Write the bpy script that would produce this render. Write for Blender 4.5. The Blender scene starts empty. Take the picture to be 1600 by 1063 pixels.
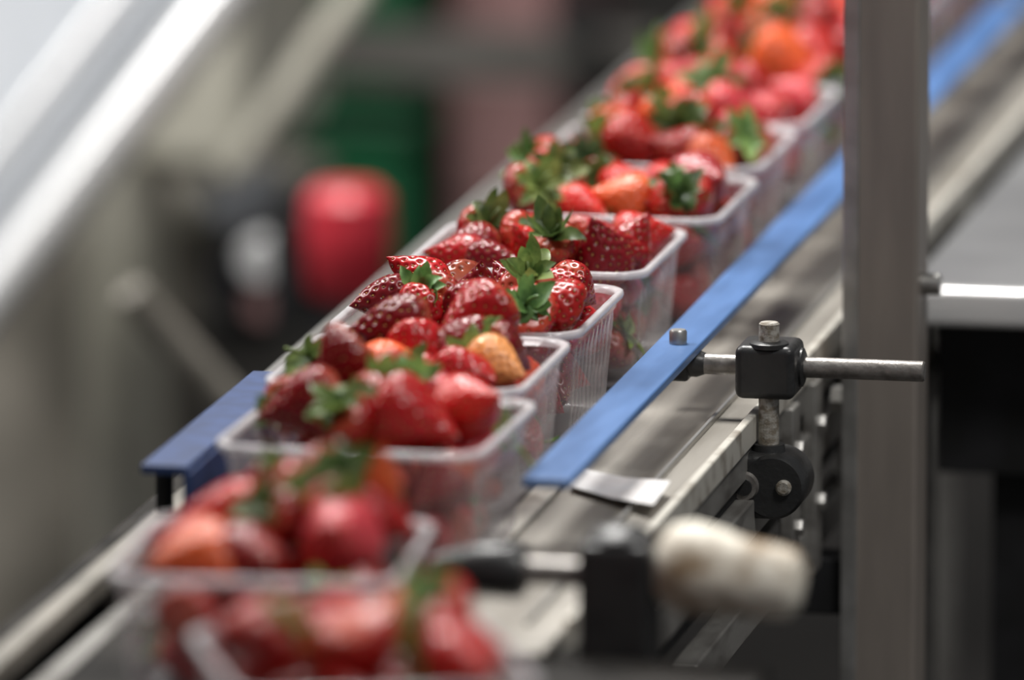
import bpy, math, random
import numpy as np
from mathutils import Vector, Matrix, Quaternion
random.seed(7); np.random.seed(7)
scene=bpy.context.scene
col=scene.collection
scene.view_settings.view_transform='Standard'

# ---------------------------------------------------------------- materials
def newmat(name):
    m=bpy.data.materials.new(name); m.use_nodes=True
    nt=m.node_tree; 
    for n in list(nt.nodes): nt.nodes.remove(n)
    out=nt.nodes.new('ShaderNodeOutputMaterial')
    return m,nt,out
def N(nt,t,**kw):
    n=nt.nodes.new(t)
    for k,v in kw.items():
        if hasattr(n,k): setattr(n,k,v)
    return n
def pmat(name,c1,c2=None,rough=.5,metal=0.,nscale=30.,bump=0.,bscale=200.,stretch=(1,1,1),spec=.5,coat=0.,rough2=None,contrast=(.35,.65)):
    m,nt,out=newmat(name)
    p=N(nt,'ShaderNodeBsdfPrincipled'); nt.links.new(p.outputs[0],out.inputs[0])
    p.inputs['Roughness'].default_value=rough; p.inputs['Metallic'].default_value=metal
    p.inputs['Specular IOR Level'].default_value=spec
    p.inputs['Coat Weight'].default_value=coat
    tc=N(nt,'ShaderNodeTexCoord'); mp=N(nt,'ShaderNodeMapping'); mp.inputs['Scale'].default_value=stretch
    nt.links.new(tc.outputs['Object'],mp.inputs[0])
    nz=N(nt,'ShaderNodeTexNoise'); nz.inputs['Scale'].default_value=nscale; nz.inputs['Detail'].default_value=6
    nt.links.new(mp.outputs[0],nz.inputs['Vector'])
    cr=N(nt,'ShaderNodeValToRGB'); c2=c2 or tuple(x*.75 for x in c1)
    cr.color_ramp.elements[0].position=contrast[0]; cr.color_ramp.elements[1].position=contrast[1]
    cr.color_ramp.elements[0].color=(*c2,1); cr.color_ramp.elements[1].color=(*c1,1)
    nt.links.new(nz.outputs['Fac'],cr.inputs[0]); nt.links.new(cr.outputs[0],p.inputs['Base Color'])
    if rough2 is not None:
        mr=N(nt,'ShaderNodeMapRange'); mr.inputs['To Min'].default_value=rough; mr.inputs['To Max'].default_value=rough2
        nt.links.new(nz.outputs['Fac'],mr.inputs[0]); nt.links.new(mr.outputs[0],p.inputs['Roughness'])
    if bump>0:
        n2=N(nt,'ShaderNodeTexNoise'); n2.inputs['Scale'].default_value=bscale; n2.inputs['Detail'].default_value=4
        nt.links.new(mp.outputs[0],n2.inputs['Vector'])
        b=N(nt,'ShaderNodeBump'); b.inputs['Strength'].default_value=bump; b.inputs['Distance'].default_value=.001
        nt.links.new(n2.outputs['Fac'],b.inputs['Height']); nt.links.new(b.outputs[0],p.inputs['Normal'])
    return m

def berry_material():
    m,nt,out=newmat('strawberry_flesh')
    p=N(nt,'ShaderNodeBsdfPrincipled'); nt.links.new(p.outputs[0],out.inputs[0])
    oi=N(nt,'ShaderNodeObjectInfo')
    tc=N(nt,'ShaderNodeTexCoord'); sep=N(nt,'ShaderNodeSeparateXYZ'); nt.links.new(tc.outputs['Object'],sep.inputs[0])
    nz=N(nt,'ShaderNodeTexNoise'); nz.inputs['Scale'].default_value=2.2; nt.links.new(tc.outputs['Object'],nz.inputs['Vector'])
    add=N(nt,'ShaderNodeMath',operation='ADD'); nt.links.new(sep.outputs[2],add.inputs[0])
    mu=N(nt,'ShaderNodeMath',operation='MULTIPLY'); nt.links.new(nz.outputs['Fac'],mu.inputs[0]); mu.inputs[1].default_value=.35
    nt.links.new(mu.outputs[0],add.inputs[1])
    mr=N(nt,'ShaderNodeMapRange'); mr.inputs['From Min'].default_value=.46; mr.inputs['From Max'].default_value=.70
    mr.inputs['To Min'].default_value=0; mr.inputs['To Max'].default_value=.55
    nt.links.new(add.outputs[0],mr.inputs[0])
    mx=N(nt,'ShaderNodeMix',data_type='RGBA'); nt.links.new(mr.outputs[0],mx.inputs[0])
    nt.links.new(oi.outputs['Color'],mx.inputs[6]); mx.inputs[7].default_value=(.66,.18,.07,1)
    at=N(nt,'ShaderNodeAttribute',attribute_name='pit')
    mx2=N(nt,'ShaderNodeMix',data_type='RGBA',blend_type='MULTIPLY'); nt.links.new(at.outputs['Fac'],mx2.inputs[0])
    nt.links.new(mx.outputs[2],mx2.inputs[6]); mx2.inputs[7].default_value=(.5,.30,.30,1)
    nt.links.new(mx2.outputs[2],p.inputs['Base Color'])
    p.inputs['Roughness'].default_value=.28; p.inputs['Specular IOR Level'].default_value=.42
    return m
M_berry=berry_material()
M_seed=pmat('strawberry_seed',(.85,.55,.18),(.62,.32,.08),rough=.4)
def leaf_material():
    m,nt,out=newmat('calyx_leaf')
    p=N(nt,'ShaderNodeBsdfPrincipled'); tr=N(nt,'ShaderNodeBsdfTranslucent'); mx=N(nt,'ShaderNodeMixShader'); mx.inputs[0].default_value=.25
    tc=N(nt,'ShaderNodeTexCoord'); nz=N(nt,'ShaderNodeTexNoise'); nz.inputs['Scale'].default_value=3.5; nz.inputs['Detail'].default_value=5
    nt.links.new(tc.outputs['Object'],nz.inputs['Vector'])
    cr=N(nt,'ShaderNodeValToRGB'); e=cr.color_ramp.elements
    e[0].position=.3; e[0].color=(.025,.08,.016,1); e[1].position=.70; e[1].color=(.21,.31,.09,1)
    nt.links.new(nz.outputs['Fac'],cr.inputs[0])
    oi=N(nt,'ShaderNodeObjectInfo')
    mm=N(nt,'ShaderNodeMix',data_type='RGBA',blend_type='MULTIPLY'); mm.inputs[0].default_value=1
    nt.links.new(cr.outputs[0],mm.inputs[6]); nt.links.new(oi.outputs['Color'],mm.inputs[7])
    nt.links.new(mm.outputs[2],p.inputs['Base Color']); nt.links.new(mm.outputs[2],tr.inputs['Color'])
    p.inputs['Roughness'].default_value=.42
    nt.links.new(p.outputs[0],mx.inputs[1]); nt.links.new(tr.outputs[0],mx.inputs[2]); nt.links.new(mx.outputs[0],out.inputs[0])
    return m
M_leaf=leaf_material()
def plastic(name,base,edge,rough=.13,tint=(.93,.93,.935)):
    m,nt,out=newmat(name)
    t=N(nt,'ShaderNodeBsdfTransparent'); t.inputs[0].default_value=(*tint,1)
    p=N(nt,'ShaderNodeBsdfPrincipled'); p.inputs['Base Color'].default_value=(.80,.77,.785,1); p.inputs['Roughness'].default_value=rough
    p.inputs['Specular IOR Level'].default_value=1.0
    lw=N(nt,'ShaderNodeLayerWeight'); lw.inputs[0].default_value=.30
    tc=N(nt,'ShaderNodeTexCoord'); nz=N(nt,'ShaderNodeTexNoise'); nz.inputs['Scale'].default_value=45; nt.links.new(tc.outputs['Object'],nz.inputs['Vector'])
    mr=N(nt,'ShaderNodeMapRange'); mr.inputs['To Min'].default_value=base; mr.inputs['To Max'].default_value=edge
    nt.links.new(lw.outputs['Facing'],mr.inputs[0])
    ml=N(nt,'ShaderNodeMath',operation='MULTIPLY'); m2=N(nt,'ShaderNodeMapRange'); m2.inputs['To Min'].default_value=.5; m2.inputs['To Max'].default_value=1.5
    nt.links.new(nz.outputs['Fac'],m2.inputs[0]); nt.links.new(mr.outputs[0],ml.inputs[0]); nt.links.new(m2.outputs[0],ml.inputs[1])
    mx=N(nt,'ShaderNodeMixShader'); nt.links.new(ml.outputs[0],mx.inputs[0]); nt.links.new(t.outputs[0],mx.inputs[1]); nt.links.new(p.outputs[0],mx.inputs[2])
    nt.links.new(mx.outputs[0],out.inputs[0])
    return m
M_wall=plastic('clear_plastic_wall',.09,.5,rough=.10)
M_rim=plastic('clear_plastic_rim',.36,.78,rough=.15)

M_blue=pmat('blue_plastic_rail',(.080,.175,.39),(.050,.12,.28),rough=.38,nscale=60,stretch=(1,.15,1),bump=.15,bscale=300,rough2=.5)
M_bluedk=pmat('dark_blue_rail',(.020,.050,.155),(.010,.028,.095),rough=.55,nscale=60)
M_bed=pmat('worn_slide_bed',(.36,.335,.295),(.22,.20,.17),rough=.42,metal=.2,nscale=35,stretch=(1,.12,1),bump=.3,bscale=260,rough2=.6)
M_belt=pmat('belt_top',(.10,.095,.09),(.06,.055,.05),rough=.45,nscale=25,stretch=(1,.2,1),bump=.2)
M_steel=pmat('brushed_steel',(.55,.54,.52),(.38,.37,.35),rough=.3,metal=.85,nscale=40,stretch=(1,.1,1),rough2=.45,bump=.1)
M_lip=pmat('frame_lip',(.68,.65,.58),(.34,.30,.25),rough=.4,metal=.3,nscale=60,contrast=(.3,.5))
M_frame=pmat('aluminium_frame',(.31,.30,.28),(.13,.12,.11),rough=.42,metal=.45,nscale=50,stretch=(1,.3,1),bump=.2,contrast=(.3,.55))
M_post=pmat('painted_post',(.27,.235,.205),(.215,.187,.165),rough=.5,metal=.15,nscale=14,stretch=(4,4,.6))
M_black=pmat('black_clamp_plastic',(.010,.010,.012),(.025,.025,.025),rough=.38,nscale=60,bump=.35,bscale=260,contrast=(.5,.8))
M_rod=pmat('clamp_rod_steel',(.34,.32,.30),(.20,.185,.17),rough=.38,metal=.6,nscale=150,bump=.3,bscale=400)
M_rust=pmat('pitted_rod',(.42,.40,.36),(.20,.17,.13),rough=.65,metal=.2,nscale=260,bump=.6,bscale=500,contrast=(.4,.6))
M_dark=pmat('dark_steel',(.018,.018,.020),(.009,.009,.009),rough=.6,spec=.3)
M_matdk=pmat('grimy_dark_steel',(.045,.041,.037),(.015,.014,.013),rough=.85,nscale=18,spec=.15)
M_paper=pmat('paper_label',(.82,.81,.80),(.78,.74,.72),rough=.6,nscale=40)
M_ivory=pmat('ivory_grip',(.88,.82,.70),(.30,.20,.11),rough=.6,nscale=30,bump=.8,bscale=120,contrast=(.36,.50))
M_tray=pmat('tray_steel',(.31,.31,.315),(.21,.21,.215),rough=.35,metal=.4,nscale=6)
M_white=pmat('white_enamel',(.52,.54,.57),(.34,.36,.39),rough=.4,nscale=4)
M_cream=pmat('cream_enamel',(.84,.81,.70),(.55,.53,.44),rough=.45,nscale=6)
M_beige=pmat('beige_enamel',(.31,.285,.245),(.14,.13,.11),rough=.5,nscale=9)
M_grey=pmat('grey_enamel',(.11,.105,.095),(.06,.055,.05),rough=.5,nscale=7)
M_green=pmat('green_crate',(.006,.10,.038),(.004,.05,.018),rough=.5,nscale=8)
M_carton=pmat('pink_carton',(.31,.17,.165),(.18,.10,.095),rough=.8,nscale=7)
M_red=pmat('red_lens',(.66,.05,.07),(.46,.02,.035),rough=.35,nscale=8)
M_chrome=pmat('polished_steel',(.95,.95,.95),(.88,.88,.88),rough=.25,metal=.4,nscale=5)
M_floor=pmat('concrete_floor',(.045,.041,.038),(.026,.024,.022),rough=.7,nscale=3,bump=.2)
M_wallb=pmat('hall_wall',(.10,.095,.085),(.07,.065,.06),rough=.8,nscale=2)

# ---------------------------------------------------------------- mesh helpers
def empty(name,loc=(0,0,0),rz=0):
    e=bpy.data.objects.new(name,None); col.objects.link(e); e.location=loc; e.rotation_euler=(0,0,rz); e.empty_display_size=.05
    return e
def mkobj(name,me,parent=None,mats=()):
    o=bpy.data.objects.new(name,me); col.objects.link(o)
    for m in mats:
        if m: me.materials.append(m)
    if parent: o.parent=parent
    return o
def mesh(name,v,f,mat,parent=None,smooth=False):
    me=bpy.data.meshes.new(name); me.from_pydata([tuple(x) for x in v],[],f); me.update()
    if smooth: me.polygons.foreach_set('use_smooth',[True]*len(me.polygons))
    return mkobj(name,me,parent,[mat])
def box(name,x0,x1,y0,y1,z0,z1,mat,parent=None,bev=0.0015,seg=2):
    v=[(x,y,z) for x in (x0,x1) for y in (y0,y1) for z in (z0,z1)]
    f=[(0,1,3,2),(4,6,7,5),(0,4,5,1),(2,3,7,6),(0,2,6,4),(1,5,7,3)]
    c=Vector(((x0+x1)/2,(y0+y1)/2,(z0+z1)/2))
    o=mesh(name,[Vector(p)-c for p in v],f,mat,parent); o.location=c
    if bev:
        b=o.modifiers.new('b','BEVEL'); b.width=bev; b.segments=seg
        o.data.polygons.foreach_set('use_smooth',[True]*6)
        w=o.modifiers.new('w','WEIGHTED_NORMAL')
    return o
def lathe(name,p0,p1,prof,mat,parent=None,seg=32):
    p0=Vector(p0);p1=Vector(p1); ax=(p1-p0); L=ax.length; q=ax.to_track_quat('Z','Y')
    v=[];f=[]
    for t,r in prof:
        for i in range(seg):
            a=2*math.pi*i/seg; v.append((r*math.cos(a),r*math.sin(a),t*L))
    n=len(prof)
    for j in range(n-1):
        for i in range(seg):
            k=(i+1)%seg; f.append((j*seg+i,j*seg+k,(j+1)*seg+k,(j+1)*seg+i))
    f.append(tuple(reversed(range(seg)))); f.append(tuple(range((n-1)*seg,n*seg)))
    o=mesh(name,v,f,mat,parent,True); o.location=p0; o.rotation_mode='QUATERNION'; o.rotation_quaternion=q
    e=o.modifiers.new('e','EDGE_SPLIT'); e.split_angle=math.radians(40)
    return o
def rod(name,p0,p1,r,mat,parent=None,seg=32,ch=.08):
    L=(Vector(p1)-Vector(p0)).length; c=min(.4,r*ch*2/L)
    return lathe(name,p0,p1,[(0,r*.85),(c,r),(1-c,r),(1,r*.85)],mat,parent,seg)
def hexbolt(name,p,axis,r,h,mat,parent):
    p=Vector(p); return lathe(name,p,p+Vector(axis)*h,[(0,r),(.8,r),(1,r*.85)],mat,parent,6)

# ---------------------------------------------------------------- strawberries
def berry_mesh(i,R,nseed,power,lump,blunt=.8):
    rng=np.random.RandomState(100+i)
    nu,nv=104,80
    ph=np.linspace(0,math.pi,nv+2)[1:-1]; t=(1-np.cos(ph))/2
    # heart / cone profile: full shoulders just under the calyx, straight taper to the tip
    def rad(t):
        t=np.clip(t,0,1); s=np.sin(math.pi*t**power)
        cone=np.clip(1-np.clip((t-.22)/.78,0,1)**1.25,0,1)
        return R*(s**blunt*.55+.45*np.minimum(s**.5,1)*cone)*1.03
    ph2=rng.rand(6)*6.28
    def surf(t,a):
        r=rad(t)*(1+lump*np.cos(2*a+ph2[0])+.035*np.cos(3*a+ph2[1]+4*t)+.02*np.sin(5*a+ph2[2]-6*t))
        z=.5-t; z=z-.06*np.exp(-(t/.06)**2)
        bend=.06*np.sin(t*3+ph2[3])
        return np.stack([r*np.cos(a)+bend,r*np.sin(a),z+.0*a],-1)
    tt=np.linspace(.03,.985,400); w=rad(tt)+.03; cw=np.cumsum(w); cw/=cw[-1]
    si=(np.arange(nseed)+.5)/nseed; ts=np.interp(si,cw,tt); an=np.arange(nseed)*2.399963+rng.randn(nseed)*.06
    sp=surf(ts,an); 
    a=np.linspace(0,2*math.pi,nu,endpoint=False)
    T,A=np.meshgrid(t,a,indexing='ij'); P=surf(T,A).reshape(-1,3)
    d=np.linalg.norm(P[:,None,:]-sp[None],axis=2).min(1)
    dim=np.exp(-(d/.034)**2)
    nrm=P.copy(); nrm[:,2]*=.6; nrm/=np.linalg.norm(nrm,axis=1)[:,None]
    P=P-nrm*(dim*.027)[:,None]
    V=[tuple(x) for x in P]; V.append((P[:nu,0].mean(),P[:nu,1].mean(),P[:nu,2].mean()-.005)); V.append((P[-nu:,0].mean(),P[-nu:,1].mean(),P[-nu:,2].mean()-.004))
    F=[]
    for j in range(nv-1):
        for k in range(nu):
            l=(k+1)%nu; F.append((j*nu+k,(j+1)*nu+k,(j+1)*nu+l,j*nu+l))
    top=len(V)-2; bot=top+1
    for k in range(nu):
        l=(k+1)%nu; F.append((top,k,l)); F.append((bot,(nv-1)*nu+l,(nv-1)*nu+k))
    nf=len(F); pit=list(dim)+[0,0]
    for s in range(nseed):
        c=sp[s]; n=c*np.array([1,1,.6]); n/=np.linalg.norm(n)
        up=np.array([0,0,1.]); e1=up-n*up.dot(n); e1/=np.linalg.norm(e1)+1e-9; e2=np.cross(n,e1)
        c=c-n*.016; b=len(V)
        for q in (e1*.022,-e1*.022,e2*.0135,-e2*.0135,n*.011,-n*.008): V.append(tuple(c+q)); pit.append(0)
        for x in (0,1):
            for y in (2,3):
                for z in (4,5): F.append((b+x,b+y,b+z))
    me=bpy.data.meshes.new('strawberry_flesh_%d'%i); me.from_pydata(V,[],F)
    me.materials.append(M_berry); me.materials.append(M_seed)
    me.polygons.foreach_set('use_smooth',[True]*len(F))
    me.polygons.foreach_set('material_index',[0]*nf+[1]*(len(F)-nf))
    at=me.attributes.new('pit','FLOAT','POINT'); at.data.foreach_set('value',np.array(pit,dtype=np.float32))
    me.update(); return me
BER=[berry_mesh(0,.42,115,.62,.03),berry_mesh(1,.46,125,.60,.06),berry_mesh(2,.37,110,.68,.03),
     berry_mesh(3,.47,130,.62,.10),berry_mesh(4,.43,115,.56,.04),berry_mesh(5,.39,110,.64,.06,.9)]
def calyx_mesh(i,n,lift,ln):
    rng=random.Random(50+i); V=[];F=[]
    for s in range(n):
        a=2*math.pi*s/n+rng.uniform(-.3,.3); L=ln*rng.uniform(.65,1.2); W=rng.uniform(.095,.14)
        el=lift+rng.uniform(-.4,.4); cur=rng.uniform(-1.7,1.0); tw=rng.uniform(-.6,.6); side=rng.uniform(-.14,.14)
        ns=9; b=len(V); x=0;z=.0
        for k in range(ns+1):
            t=k/ns; w=W*(math.sin(math.pi*min(1,(t*.80+.20)))**.9)*(1 if t<.99 else 0)+.002
            ang=el+cur*t*t
            if k>0: x+=L/ns*math.cos(ang); z+=L/ns*math.sin(ang)
            serr=.018*math.sin(t*26+s)
            for q in (-1,0,1):
                yy=q*(w+serr*(1-t))+side*t*t; zz=z+ (abs(q)*.04*math.sin(math.pi*t)) + q*tw*w*t*.7
                r=x+.02
                V.append((r*math.cos(a)-yy*math.sin(a), r*math.sin(a)+yy*math.cos(a), .455+zz))
        for k in range(ns):
            for q in (0,1):
                F.append((b+3*k+q,b+3*k+q+1,b+3*k+q+4,b+3*k+q+3))
    b=len(V); sx=rng.uniform(-.2,.2); sl=rng.uniform(.1,.35)
    for k in range(5):
        t=k/4
        for j in range(8):
            an=j*math.pi/4; r=.028*(1.1-.2*t)
            V.append((r*math.cos(an)+sx*t*t,r*math.sin(an),.45+sl*t))
    for k in range(4):
        for j in range(8):
            l=(j+1)%8; F.append((b+8*k+j,b+8*k+l,b+8*k+8+l,b+8*k+8+j))
    F.append(tuple(b+32+j for j in range(8)))
    me=bpy.data.meshes.new('calyx_%d'%i); me.from_pydata(V,[],F); me.materials.append(M_leaf)
    me.polygons.foreach_set('use_smooth',[True]*len(F)); me.update(); return me
CAL=[calyx_mesh(0,9,-.05,.44),calyx_mesh(1,10,.30,.46),calyx_mesh(2,8,-.35,.42),calyx_mesh(3,11,.45,.48),calyx_mesh(4,10,.10,.48),calyx_mesh(5,9,.80,.54)]
COLS={'d':(.20,.003,.008),'r':(.36,.005,.008),'b':(.56,.014,.012),'p':(.52,.045,.06),'o':(.68,.11,.03),'y':(.82,.34,.11)}
def berry(parent,idx,pos,tip,size,c='r',cal=None,var=None,rng=random,slim=1.):
    me=BER[rng.randrange(6) if var is None else var]
    o=bpy.data.objects.new('berry_%d'%idx,me); col.objects.link(o); o.parent=parent
    q=Vector(tip).normalized().to_track_quat('-Z','Y') @ Quaternion((0,0,1),rng.uniform(0,6.28))
    o.rotation_mode='QUATERNION'; o.rotation_quaternion=q; o.location=pos; o.scale=(size*slim,size*slim,size)
    k=COLS[c]; j=rng.uniform(.7,1.25); o.color=(min(1,k[0]*j),min(1,k[1]*j),min(1,k[2]*j),1)
    if cal is not None:
        c2=bpy.data.objects.new('calyx_%d'%idx,CAL[cal]); col.objects.link(c2); c2.parent=parent
        c2.rotation_mode='QUATERNION'; c2.rotation_quaternion=q; cs=max(size,.040)*1.0; c2.scale=(cs,)*3
        off=q@Vector((0,0,(size-cs)*.455)); c2.location=Vector(pos)+off
        g=rng.uniform(.6,1.6); c2.color=(g*rng.uniform(.8,1.25),g,g*.95,1)
    return o

# ---------------------------------------------------------------- punnet
PW,PD,PH=.0665,.074,.065
def rrect(hw,hd,r,n):
    sx=2*(hw-r); sy=2*(hd-r); ar=math.pi*r/2; P=2*sx+2*sy+4*ar; pts=[]
    for i in range(n):
        s=P*i/n
        parts=[('l',(-hw+r,-hd),(1,0),sx),('a',(hw-r,-hd+r),-90,ar),('l',(hw,-hd+r),(0,1),sy),('a',(hw-r,hd-r),0,ar),
               ('l',(hw-r,hd),(-1,0),sx),('a',(-hw+r,hd-r),90,ar),('l',(-hw,hd-r),(0,-1),sy),('a',(-hw+r,-hd+r),180,ar)]
        for pt in parts:
            if s<=pt[3]+1e-9:
                if pt[0]=='l': 
                    nx,ny=pt[2][1],-pt[2][0]
                    pts.append((pt[1][0]+pt[2][0]*s,pt[1][1]+pt[2][1]*s,nx,ny,True))
                else:
                    a=math.radians(pt[2])+s/r; pts.append((pt[1][0]+r*math.cos(a),pt[1][1]+r*math.sin(a),math.cos(a),math.sin(a),False))
                break
            s-=pt[3]
    return pts
def punnet_meshes():
    n=168; lev=[(0,.0575,.0650),(.003,.0592,.0667),(.008,.0597,.0672),(.013,.0600,.0676),(.021,.0606,.0682),(.0235,.0608,.0684),(.028,.0612,.0688),(.043,.0624,.0700),(.046,.0628,.0704),(.055,.0632,.0710),(.0565,.0645,.0722),(.0632,.0650,.0728)]
    V=[];F=[]
    for z,hw,hd in lev:
        for i,(x,y,nx,ny,st) in enumerate(rrect(hw,hd,.017,n)):
            k=.0020*(1 if (i%4 in(1,2)) else 0) if (st and .006<z<.05) else 0
            V.append((x-nx*k,y-ny*k,z))
    pr=rrect(.06,.068,.017,n)
    for j in range(len(lev)-1):
        for i in range(n):
            l=(i+1)%n
            if j in (3,6) and i%4==1 and pr[i][4] and pr[l][4]: continue
            F.append((j*n+i,j*n+l,(j+1)*n+l,(j+1)*n+i))
    b=len(V)
    for x,y,*_ in rrect(.05,.057,.012,n): V.append((x,y,.0015))
    for i in range(n):
        l=(i+1)%n; F.append((b+i,b+l,l,i))
    F.append(tuple(b+i for i in range(n)))
    w=bpy.data.meshes.new('punnet_wall'); w.from_pydata(V,[],F); w.materials.append(M_wall); w.polygons.foreach_set('use_smooth',[True]*len(F)); w.update()
    sec=[(.0648,.0612),(.0651,.0638),(.0658,.0650),(.0678,.0653),(.0688,.0647),(.0691,.0628),(.0687,.0612),(.0682,.0613),(.0683,.0627),(.0675,.0638),(.0660,.0633)]
    V=[];F=[]; m=len(sec)
    for r,z in sec:
        for x,y,*_ in rrect(r-.001,r+.0065,.018,n): V.append((x,y,z))
    for j in range(m):
        for i in range(n):
            l=(i+1)%n; k=(j+1)%m; F.append((j*n+i,j*n+l,k*n+l,k*n+i))
    rm=bpy.data.meshes.new('punnet_rim'); rm.from_pydata(V,[],F); rm.materials.append(M_rim); rm.polygons.foreach_set('use_smooth',[True]*len(F)); rm.update()
    return w,rm
PWALL,PRIM=punnet_meshes()
def punnet(xc,yf,rz=0,tops=None,seed=0,ntop=12,zoff=.001,shift=(0,0),up=0.):
    rng=random.Random(seed)
    e=empty('strawberry_punnet',(xc,yf+PD,zoff),rz)
    for nm,me in (('wall',PWALL),('rim',PRIM)):
        o=bpy.data.objects.new(nm,me); col.objects.link(o); o.parent=e
    k=0
    for lay,(z,j) in enumerate(((.0195,.003),(.042,.005))):
        for ix in range(3):
            for iy in range(4):
                x=(ix-1)*.0365+rng.uniform(-j,j)+(.003 if lay else 0); y=(iy-1.5)*.0325+rng.uniform(-j,j)
                x=max(-.042,min(.042,x)); y=max(-.050,min(.050,y))
                tip=(rng.uniform(-1,1),rng.uniform(-1,1),rng.uniform(-.8,.3))
                c=rng.choice('dddrrrrbp'); cal=rng.choice([None,None,None,0,2])
                berry(e,k,(x,y,z+rng.uniform(-.002,.002)),tip,rng.uniform(.034,.038),c,cal,rng=rng); k+=1
    if tops:
        for t in tops:
            X,Y,dz,tip,size,c,cal=t[:7]; var=t[7] if len(t)>7 else None; slim=t[8] if len(t)>8 else 1.
            if cal is not None and tip[2]<-.75:
                tip=(rng.choice((-1,1))*rng.uniform(.2,.7),rng.uniform(.5,.9),-rng.uniform(.35,.65)); dz-=.002
            p=Vector((X+shift[0]-xc,Y+shift[1]-(yf+PD),0)); p.rotate(Matrix.Rotation(-rz,3,'Z'))
            p.x=max(-.046,min(.046,p.x)); p.y=max(-.055,min(.055,p.y))
            berry(e,k,(p.x,p.y,.0625+dz+up),tip,size*1.04,c,cal,var,rng=rng,slim=slim); k+=1
    else:
        pts=[]
        for _ in range(600):
            x=rng.uniform(-.043,.043); y=rng.uniform(-.051,.051)
            if all((x-a)**2+(y-b)**2>.0255**2 for a,b in pts): pts.append((x,y))
            if len(pts)>=ntop: break
        for x,y in pts:
            h=.0610+.013*(1-(abs(x)/.05)**2)*(1-(abs(y)/.06)**2)+rng.uniform(-.003,.003)
            if rng.random()<.45: tip=(rng.uniform(-1,1),rng.uniform(.1,1),rng.uniform(-.6,-.1)); cal=rng.choice([0,1,3,4,4])
            else: tip=(rng.uniform(-1,1),rng.uniform(-1,.2),rng.uniform(-.4,.4)); cal=rng.choice([None,None,4])
            berry(e,k,(x,y,h),tip,rng.uniform(.036,.046),rng.choice('drrbbbppo'),cal,rng=rng); k+=1
    return e

TA=[(.133,-.72,.012,(.3,-.3,.9),.042,'o',None),(.095,-.75,.004,(-.5,-.3,.3),.042,'p',None),(.056,-.735,.002,(-1,-.3,.1),.040,'b',None),
    (.152,-.695,.012,(-.2,.5,-1),.036,'b',3),(.16,-.76,.003,(1,-.3,0),.038,'b',1),(.12,-.79,.004,(.2,.2,-.6),.038,'r',None),(.08,-.80,.002,(-.4,0,-.7),.036,'r',4),(.17,-.80,.0,(.5,-1,.2),.038,'b',4),(.075,-.76,.002,(-.5,.3,-.3),.036,'r',None),(.165,-.73,.008,(.5,.5,-.6),.034,'r',3)]
TB=[(.058,-.475,.023,(.2,-.3,.9),.040,'o',None),(.0086,-.465,.014,(-.6,.4,.2),.040,'p',None),(.053,-.54,.006,(.1,-.8,.4),.046,'p',None),
    (-.012,-.51,.003,(-.8,-.2,.1),.044,'b',None),(-.010,-.57,-.004,(-.9,-.4,-.1),.046,'o',None),(.022,-.52,.008,(0,.4,-1),.036,'d',3),(.035,-.48,.020,(-.3,.6,-.9),.034,'r',3),
    (-.025,-.53,-.002,(-1,0,0),.036,'p',None),(.02,-.575,.0,(.4,-.7,.1),.040,'r',None),(.072,-.50,.006,(.9,0,-.4),.034,'r',4),(.010,-.49,.016,(-.4,.4,-1),.034,'r',4),(.045,-.51,.012,(.3,.5,-1),.034,'r',4),(.028,-.50,.014,(.3,.5,-1),.034,'r',3)]
TC=[(-.0156,-.20,.0145,(-.5,-.3,-.5),.041,'d',None,4),(-.0206,-.262,.007,(-.9,-.2,-.25),.047,'d',None,0),(.0397,-.272,.006,(.9,-.3,-.2),.046,'r',None,0),(.061,-.232,.008,(.7,-.5,.4),.040,'b',None,0),
    (.029,-.20,.008,(.5,-.4,.2),.038,'p',None,3),(.008,-.235,.012,(-.2,.5,-1),.034,'r',3,2),(.008,-.28,.004,(.1,.3,-1),.034,'r',1),(-.045,-.215,.000,(-.5,.3,-.9),.034,'r',4),(.045,-.195,.0,(.5,.5,0),.034,'r',None),
    (.012,-.205,.012,(.1,.2,-1),.032,'r',4),(.014,-.255,.008,(.4,.2,-1),.034,'d',4)]
TD=[(-.020,-.055,.0130,(-1,-.15,-.12),.0490,'d',None,2,.90),(.0225,-.048,.0185,(-.55,-.5,-.35),.0430,'r',None,4,.92),(.003,-.088,.005,(.5,-.6,-.5),.036,'r',None,0),(-.010,-.110,.005,(.3,-.9,.35),.034,'o',None,1),
    (.0255,-.085,.0065,(.3,-.8,-.3),.036,'d',None,3),(.0500,-.102,.005,(.85,-.5,-.15),.035,'y',1,2,.95),(.036,-.122,.000,(.7,-.5,0),.036,'r',None,3),(-.052,-.09,.002,(-.8,-.4,-.3),.036,'r',None,2),(-.042,-.095,.001,(-.5,.4,-.9),.034,'d',4),
    (.046,-.075,.007,(.8,.3,-.8),.036,'d',3,2),(.012,-.118,-.001,(.1,.2,-1),.030,'r',1),(-.030,-.118,-.001,(-.4,-.6,-.4),.036,'r',None)]
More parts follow.
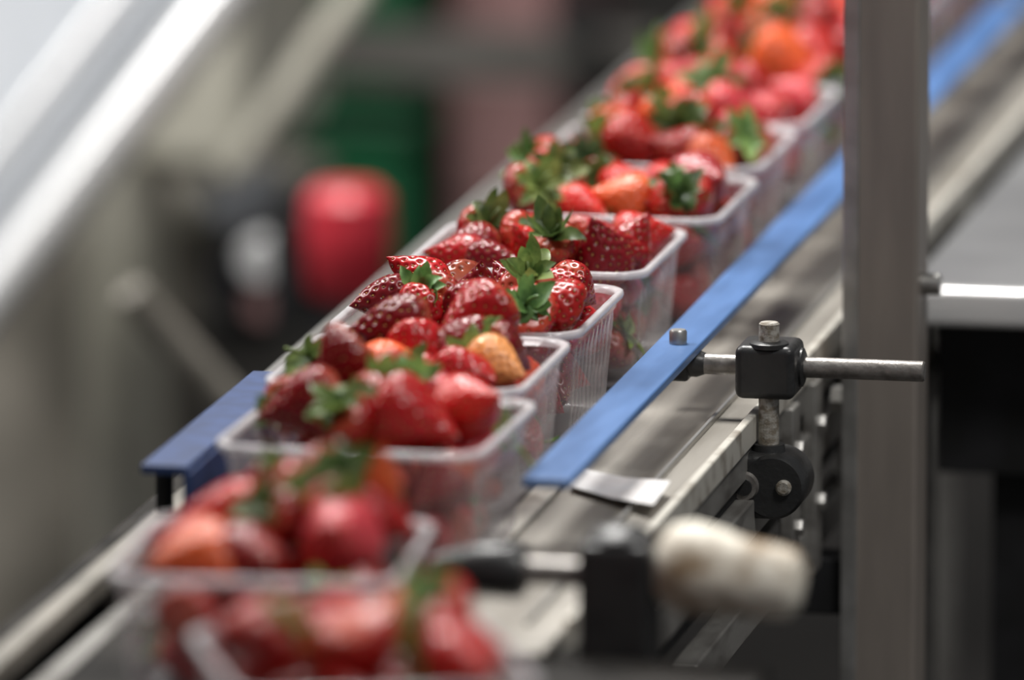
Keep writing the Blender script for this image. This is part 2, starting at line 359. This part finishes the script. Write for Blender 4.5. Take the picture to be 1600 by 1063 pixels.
TE=[(-.046,.055,.006,(-.8,-.5,-.2),.038,'d',None,2),(-.036,.095,.012,(-.85,-.2,.45),.038,'r',None,2),(-.0136,.05,.0085,(.35,.3,-.8),.036,'d',3,0),(.0034,.060,.0135,(.1,-.3,.95),.034,'d',None,4),
    (.018,.085,.0105,(-.6,.2,.6),.036,'d',None,5),(.0490,.036,.0120,(-.85,-.35,.45),.038,'b',None,0),(.060,.070,.0140,(.75,-.35,.25),.033,'r',None,2),(.035,.022,.007,(-.5,.2,-.9),.034,'r',4,1),
    (.030,.060,.012,(-.2,.6,-.6),.032,'r',5,1),(-.025,.03,.004,(-.4,-.6,-.6),.034,'r',None),(.008,.028,.003,(.3,-.8,-.2),.036,'d',None),(.050,.115,.003,(.4,.5,-.3),.034,'r',None),(-.02,.125,.0,(-.4,.5,-.5),.034,'d',None),(.02,.13,.0,(.3,.3,-.4),.034,'r',None),(-.052,.12,-.003,(-.6,.2,-.4),.034,'r',None)]
TF=[(-.0376,.245,.004,(-.8,-.5,-.1),.037,'d',None,2),(-.0018,.232,.0050,(-.4,-.3,.6),.037,'b',None,0),(.040,.222,.0075,(-.2,-.25,.8),.042,'d',None,1,.92),(.0515,.262,.0060,(.3,.2,.5),.038,'r',None,0),(-.016,.213,.001,(.7,-.5,.1),.034,'d',None,2),
    (-.050,.235,-.002,(-.8,-.3,.3),.036,'r',None,5),(.018,.216,.007,(.1,.5,-.6),.030,'r',5,0),(-.012,.262,.005,(.3,.6,-.9),.034,'r',4,1),(-.036,.270,.005,(.1,.4,-.9),.034,'r',3,1),(.057,.24,.004,(.8,.1,0),.034,'r',None),(.025,.30,.0,(.5,.6,.2),.036,'r',None),(.055,.31,.0,(.8,.2,.1),.036,'b',None),(-.01,.32,-.003,(.5,.6,.2),.036,'p',None)]
TG=[(.016,.412,.004,(-.9,-.2,.2),.040,'o',None,2),(.0,.395,.000,(.8,-.5,0),.034,'b',None),(-.014,.405,.002,(-.3,-.9,.2),.030,'o',None),(-.04,.40,.006,(.3,.5,-.9),.036,'d',3),(-.032,.43,.014,(-.1,.5,-.9),.036,'r',3),(-.04,.46,.012,(.1,.4,-1),.034,'r',4),
    (.045,.405,.004,(.2,.5,-.9),.036,'b',3),(.060,.41,.004,(-.2,.4,-.9),.034,'b',3),(.062,.45,.009,(.6,-.6,.3),.038,'p',None),(.03,.42,.003,(.2,-.9,.1),.034,'r',None),(.01,.46,.003,(.2,-.9,.1),.036,'b',None),(.035,.48,.0,(.8,-.3,.1),.036,'b',None),(-.01,.49,.0,(.2,-.1,-1),.036,'r',4)]
punnet(.118,-.855,math.radians(22),TA,1,up=.002)
punnet(.029,-.632,math.radians(4),TB,2,shift=(.006,-.012),up=.002)
punnet(.014,-.322,math.radians(-1),TC,3,up=.003)
punnet(.001,-.155,0,TD,4,up=.001)
punnet(.0,.006,0,TE,5,up=.002)
punnet(.002,.190,0,TF,6,up=.001)
punnet(.012,.368,0,TG,7,up=.001)
for i,(x,y) in enumerate(((.006,.543),(.006,.703),(.006,.866),(.004,1.024),(.006,1.18),(.006,1.34),(.006,1.50),(.006,1.66))):
    punnet(x,y,0,None,20+i,13)

# ---------------------------------------------------------------- conveyor
cv=empty('packing_conveyor')
box('belt',-.072,.0600,-.43,3.2,-.006,0,M_belt,cv)
box('belt_guide_strip',.0605,.0735,-.43,3.2,-.006,.0005,M_lip,cv,.0008)
box('infeed_belt',-.072,.072,-1.15,-.435,-.0065,-.0005,M_matdk,cv)
for s,nm in ((1,'right'),(-1,'left')):
    a,b=(.074,.1385) if s>0 else (-.1385,-.074); y0=-.46 if s>0 else .02
    box('slide_bed_'+nm,a,b,y0,3.2,-.008,-.001,M_bed if s>0 else M_frame,cv)
    if s<0:
        box('infeed_bar_inner',-.086,-.074,-1.15,.018,-.012,-.0015,M_frame,cv)
        box('infeed_bar_outer',-.124,-.112,-1.15,.018,-.016,-.004,M_beige,cv)
        for y in (-.9,-.6,-.3,-.05): box('infeed_bar_tie',-.138,-.074,y,y+.02,-.024,-.012,M_matdk,cv)
    if s>0:
        box('edge_lip_'+nm,.1375,.1425,-.40,3.2,-.012,.0035,M_lip,cv,.001)
        box('wear_strip_'+nm,.118,.1205,-.40,3.2,-.002,.0018,M_steel,cv,.0006)
    else:
        box('edge_lip_'+nm,-.1425,-.1375,.02,3.2,-.012,.0035,M_steel,cv,.001)
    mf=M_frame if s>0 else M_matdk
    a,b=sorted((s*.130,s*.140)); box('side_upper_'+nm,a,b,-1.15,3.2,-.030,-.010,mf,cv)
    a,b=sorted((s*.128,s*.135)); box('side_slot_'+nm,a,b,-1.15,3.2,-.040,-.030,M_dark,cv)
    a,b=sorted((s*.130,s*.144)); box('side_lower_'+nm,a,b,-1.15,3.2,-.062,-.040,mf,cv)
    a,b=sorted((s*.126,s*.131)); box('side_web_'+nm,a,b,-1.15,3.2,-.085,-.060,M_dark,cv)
box('cross_tray',-.13,.13,-1.15,3.2,-.075,-.070,M_dark,cv)
box('transfer_plate',.074,.25,-1.15,-.47,-.009,-.0005,M_matdk,cv)
box('guide_rail_right',.085,.1095,-.237,3.1,.033,.038,M_blue,cv,.001)
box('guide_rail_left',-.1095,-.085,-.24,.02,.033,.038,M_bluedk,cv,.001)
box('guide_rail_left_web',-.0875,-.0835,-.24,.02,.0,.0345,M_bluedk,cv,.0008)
box('low_guide_left',-.092,-.084,.02,3.1,.004,.018,M_steel,cv,.001)
for y in (.02,.75,1.4,2.2): rod('low_guide_pin',(-.088,y+.02,-.002),(-.088,y+.02,.006),.004,M_steel,cv)
for y in (.14,.75,1.4,2.2):
    lathe('rail_bolt',(.0975,y,.038),(.0975,y,.0455),[(0,.0048),(.85,.0048),(1,.004)],M_steel,cv,24)
for y in (-.15,):
    rod('rail_arm_left',(-.095,y,.020),(-.120,y,.020),.0045,M_dark,cv)
    rod('rail_arm_stand_left',(-.118,y,.022),(-.118,y,-.01),.0045,M_dark,cv)
for x in (-.135,.135):
    for y in (-.95,.9,2.6):
        box('leg',x-.015 if x<0 else x-.045,x+.015 if x<0 else x-.015,y,y+.03,-.9,-.07,M_frame,cv)
for y,h in ((.235,.105),(.31,.12)):
    box('side_bracket',.139,.147,y-.011,y+.011,-h,-.012,M_frame,cv,.0015)
    for z in (-.036,-.080): hexbolt('bracket_bolt',(.147,y,z),(1,0,0),.005,.004,M_steel,cv)
for y in (.44,.9): box('side_bracket',.139,.147,y-.013,y+.013,-.11,-.012,M_frame,cv,.0015)
box('cross_beam',.02,.158,.335,.365,-.150,-.118,M_dark,cv)
box('lower_rail',.128,.142,-.05,3.2,-.115,-.095,M_frame,cv)

# ---------------------------------------------------------------- steel post
sp=empty('steel_post',(0,0,0))
box('post_tube',.1575,.1985,.330,.371,-.9,1.2,M_post,sp,.003,3)
box('post_edge_strip',.1565,.1655,.3285,.3315,-.9,1.2,M_steel,sp,.0008)
box('base_plate',.146,.225,.30,.40,-.9,-.892,M_dark,sp)
rod('post_bolt',(.1975,.35,.037),(.2085,.35,.037),.006,M_steel,sp)
lathe('post_bolt_head',(.148,.35,-.030),(.158,.35,-.030),[(0,.008),(1,.008)],M_steel,sp,6)

# ---------------------------------------------------------------- rail clamp
def clamp_block(name,x0,x1,y0,y1,z0,z1,parent,mat=M_black): return box(name,x0,x1,y0,y1,z0,z1,mat,parent,.0045,4)
rc=empty('guide_rail_clamp')
rod('cross_rod',(.100,.142,.027),(.2310,.142,.027),.0056,M_rod,rc)
lathe('rod_end_cup',(.098,.142,.0275),(.112,.142,.027),[(0,.0045),(.2,.0075),(.7,.0075),(1,.0058)],M_black,rc)
box('rail_nut',.092,.104,.134,.150,.018,.0335,M_black,rc,.002)
clamp_block('cross_block',.1315,.1640,.119,.1555,.0125,.0415,rc)
lathe('block_collar_top',(.149,.128,.040),(.149,.128,.0435),[(0,.0105),(.7,.0105),(1,.0085)],M_black,rc)
lathe('block_collar_side',(.1630,.142,.027),(.1662,.142,.027),[(0,.0105),(.7,.0105),(1,.0085)],M_black,rc)
rod('upright_rod',(.149,.128,-.034),(.149,.128,.0535),.0055,M_rust,rc)
clamp_block('swivel_body',.1165,.143,.118,.150,-.048,-.0155,rc)
lathe('swivel_eye',(.1535,.148,-.0335),(.1535,.112,-.0335),[(0,.0160),(.06,.0175),(.94,.0175),(1,.0160)],M_black,rc,40)
clamp_block('swivel_neck',.134,.157,.113,.147,-.0515,-.0160,rc)
lathe('swivel_boss',(.1385,.1135,-.033),(.1385,.109,-.033),[(0,.0085),(1,.0072)],M_rod,rc)
lathe('swivel_boss_core',(.1385,.1095,-.033),(.1385,.1080,-.033),[(0,.0050),(1,.0045)],M_black,rc)
lathe('swivel_screw',(.1600,.1125,-.033),(.1600,.1090,-.033),[(0,.0042),(.7,.0042),(1,.003)],M_rust,rc)
lathe('swivel_socket',(.149,.128,-.02),(.149,.128,-.0125),[(0,.0095),(1,.0085)],M_black,rc)
rod('swivel_shaft',(.112,.134,-.036),(.139,.134,-.036),.009,M_black,rc)

fc=empty('guide_rail_clamp')
yb=-.45
lathe('knob',(.083,yb,.036),(.128,yb,.036),[(0,.006),(.1,.0085),(.5,.0125),(.9,.0135),(1,.011)],M_black,fc)
rod('cross_rod',(.123,yb,.036),(.205,yb,.036),.0065,M_rod,fc)
clamp_block('cross_block',.156,.192,yb-.018,yb+.018,-.085,.054,fc)
lathe('block_top',(.174,yb,.050),(.174,yb,.060),[(0,.016),(.6,.016),(1,.010)],M_black,fc)
rod('upright_rod',(.174,yb,-.12),(.174,yb,-.04),.006,M_rust,fc)
lathe('taped_grip',(.192,yb,.043),(.262,yb,.034),[(0,.013),(.06,.019),(.2,.0225),(.4,.021),(.55,.0185),(.78,.0180),(.93,.0165),(1,.010)],M_ivory,fc)
box('mount_foot',.142,.215,yb-.015,yb+.015,-.135,-.115,M_frame,fc,.002)
box('mount_arm',.134,.150,yb-.012,yb+.012,-.13,-.045,M_frame,fc,.002)
hexbolt('foot_bolt',(.205,yb,-.115),(0,0,1),.007,.03,M_steel,fc)

lab=mesh('paper_label',[(.077,-.033,.0005),(.132,-.077,.0045),(.134,-.139,.0045),(.079,-.079,.0005),(.105,-.055,.001),(.107,-.109,.001)],[(0,4,5,3),(4,1,2,5)],M_paper,None,True)
lab.location.z=.0022

# ---------------------------------------------------------------- right side tray table
tb=empty('steel_tray_table')
box('tray_top',.152,.75,.56,1.30,-.016,-.008,M_tray,tb,.003)
box('tray_front_lip',.152,.75,.550,.564,-.024,-.002,M_chrome,tb,.004)
box('tray_back_lip',.152,.75,1.295,1.307,-.016,.010,M_chrome,tb,.004)
box('tray_skirt',.17,.73,.60,.615,-.12,-.017,M_dark,tb)
for x in (.20,.70):
    for y in (.62,1.24): box('tray_leg',x,x+.03,y,y+.03,-.9,-.014,M_dark,tb)
# ---------------------------------------------------------------- background machinery
ch=empty('inclined_chute')
p1=Vector((-.80,1.80,-.385)); p2=Vector((-.43,2.0,.117))
rod('chute_edge_tube',p1,p2,.018,M_chrome,ch)
d=Vector((-1,.05,.1))*.6
mesh('chute_sheet',[p1,p2,p2+d,p1+d],[(0,1,2,3)],M_white,ch)
q1=p1+Vector((-.075,-.03,.0)); q2=p2+Vector((-.075,-.03,.0))
rod('chute_rib',q1,q2,.008,M_chrome,ch)
rod('chute_stay',(-.56,1.95,-.19),(-.43,2.0,0),.012,M_cream,ch)
for x in (-.82,-1.3): box('chute_leg',x,x+.03,1.82,1.85,-.9,-.36,M_beige,ch)
mh=empty('grading_machine')
box('housing',-.74,-.60,2.20,2.5,-.235,.02,M_cream,mh,.02,4)
box('column',-.727,-.682,2.17,2.3,-.9,-.2,M_cream,mh,.01)
box('cabinet',-1.1,-.64,2.32,2.7,-.9,-.30,M_beige,mh,.01)
gm=empty('gear_motor')
lathe('motor',(-.540,2.14,-.265),(-.540,1.95,-.265),[(0,.040),(.1,.044),(.9,.044),(1,.040)],M_dark,gm)
lathe('motor_cap',(-.530,1.95,-.250),(-.530,1.93,-.250),[(0,.019),(.6,.019),(1,.014)],M_chrome,gm)
lathe('motor_cap_small',(-.530,1.95,-.283),(-.530,1.935,-.283),[(0,.014),(1,.012)],M_carton,gm)
lathe('switch_dome',(-.560,2.02,-.212),(-.560,1.96,-.212),[(0,.024),(.6,.024),(1,.017)],M_white,gm)
box('motor_mount',-.600,-.51,1.98,2.14,-.9,-.305,M_grey,gm,.01)
wl=empty('red_warning_lamp')
lathe('lens',(-.415,1.70,-.232),(-.415,1.70,-.152),[(0,.022),(.1,.029),(.6,.032),(.9,.030),(1,.022)],M_red,wl)
lathe('base',(-.415,1.70,-.262),(-.415,1.70,-.232),[(0,.024),(1,.022)],M_dark,wl)
box('lamp_bracket',-.470,-.445,1.69,1.71,-.255,-.170,M_dark,wl,.003)
rod('stand',(-.415,1.70,-.9),(-.415,1.70,-.26),.012,M_dark,wl)
gb=empty('green_crate_stack')
for i in range(5):
    z=-.9+i*.2
    box('crate_%d'%i,-.80,-.622,2.95,3.3,z,z+.185,M_green,gb,.01)
    box('crate_rim_%d'%i,-.807,-.616,2.943,3.307,z+.17,z+.19,M_green,gb,.004)
fr=empty('machine_crossbeam')
box('beam',-.72,-.385,2.75,2.8,-.245,-.205,M_grey,fr)
for x in (-.72,-.415): box('beam_leg',x,x+.03,2.75,2.8,-.9,-.23,M_grey,fr)
lathe('beam_knob_upper',(-.435,2.72,-.183),(-.435,2.68,-.183),[(0,.020),(1,.018)],M_black,fr)
lathe('beam_knob_lower',(-.430,2.75,-.232),(-.430,2.71,-.232),[(0,.018),(1,.016)],M_black,fr)
rod('beam_knob_stem',(-.435,2.76,-.21),(-.435,2.70,-.183),.008,M_dark,fr)
cb=empty('carton_stack')
for i in range(5):
    z=-.9+i*.19
    box('carton_%d'%i,-.605,-.515+(.03 if i==4 else 0),3.0,3.3,z,z+.186,M_carton,cb,.004)
ls=empty('roller_stand')
rod('strut_1',(-.515,1.45,-.185),(-.435,1.5,-.295),.012,M_beige,ls)
rod('strut_2',(-.435,1.5,-.295),(-.435,1.5,-.9),.011,M_grey,ls)
lf=empty('side_frame')
box('frame_plate',-.225,-.15,-1.1,.15,-.115,-.108,M_dark,lf)
for y in (-.9,.0):
    box('frame_leg',-.225,-.205,y,y+.03,-.9,-.112,M_grey,lf)
rod('frame_rail',(-.187,-1.1,-.070),(-.187,.12,-.070),.009,M_beige,lf)
for y in (-.8,-.05): rod('frame_rail_pin',(-.187,y,-.110),(-.187,y,-.070),.005,M_beige,lf)
br=empty('floor_brace')
rod('brace',(.42,1.5,-.35),(.18,1.3,-.9),.02,M_beige,br)
rod('brace_upright',(.42,1.5,-.9),(.42,1.5,-.35),.015,M_grey,br)

# ---------------------------------------------------------------- room
box('floor',-5,5,-6.5,7.2,-.95,-.9,M_floor,None,0)
box('wall_back',-5,5,7,7.2,-.9,3.2,M_wallb,None,0)
box('wall_left',-5.2,-5,-6.5,7.2,-.9,3.2,M_wallb,None,0)

# ---------------------------------------------------------------- lights
def area(name,loc,target,sx,sy,e,c=(1,1,1)):
    l=bpy.data.lights.new(name,'AREA'); l.shape='RECTANGLE'; l.size=sx; l.size_y=sy; l.energy=e; l.color=c
    o=bpy.data.objects.new(name,l); col.objects.link(o); o.location=loc
    o.rotation_euler=(Vector(target)-Vector(loc)).to_track_quat('-Z','Y').to_euler(); return o
area('hall_and_fill_light',(-.4,1.2,2.3),(0,.1,0),.7,.7,95,(1,.98,.95))
area('hall_and_fill_light',(1.3,-1.0,2.3),(0,.0,0),.6,.6,38,(1,.98,.95))
area('hall_and_fill_light',(-2.2,1.0,2.4),(-.7,2.1,-.2),1.2,1.2,95,(1,.985,.96))  # fill light added only to brighten the background machinery, not a hall fixture
w=bpy.data.worlds.new('World'); scene.world=w; w.use_nodes=True
bg=w.node_tree.nodes['Background']; bg.inputs[0].default_value=(.92,.95,1,1); bg.inputs[1].default_value=.16

# ---------------------------------------------------------------- camera
th=math.radians(11.0); p=math.radians(10.5)
fwd=Vector((-math.sin(th)*math.cos(p),math.cos(th)*math.cos(p),-math.sin(p)))
T=Vector((.034,0,.063)); cam=bpy.data.cameras.new('Camera'); co=bpy.data.objects.new('Camera',cam); col.objects.link(co)
co.location=T-fwd*5.02; co.rotation_euler=fwd.to_track_quat('-Z','Y').to_euler()
cam.sensor_width=36; cam.lens=337.5; cam.clip_end=60
cam.dof.use_dof=True; cam.dof.focus_distance=5.11; cam.dof.aperture_fstop=3.8
scene.camera=co
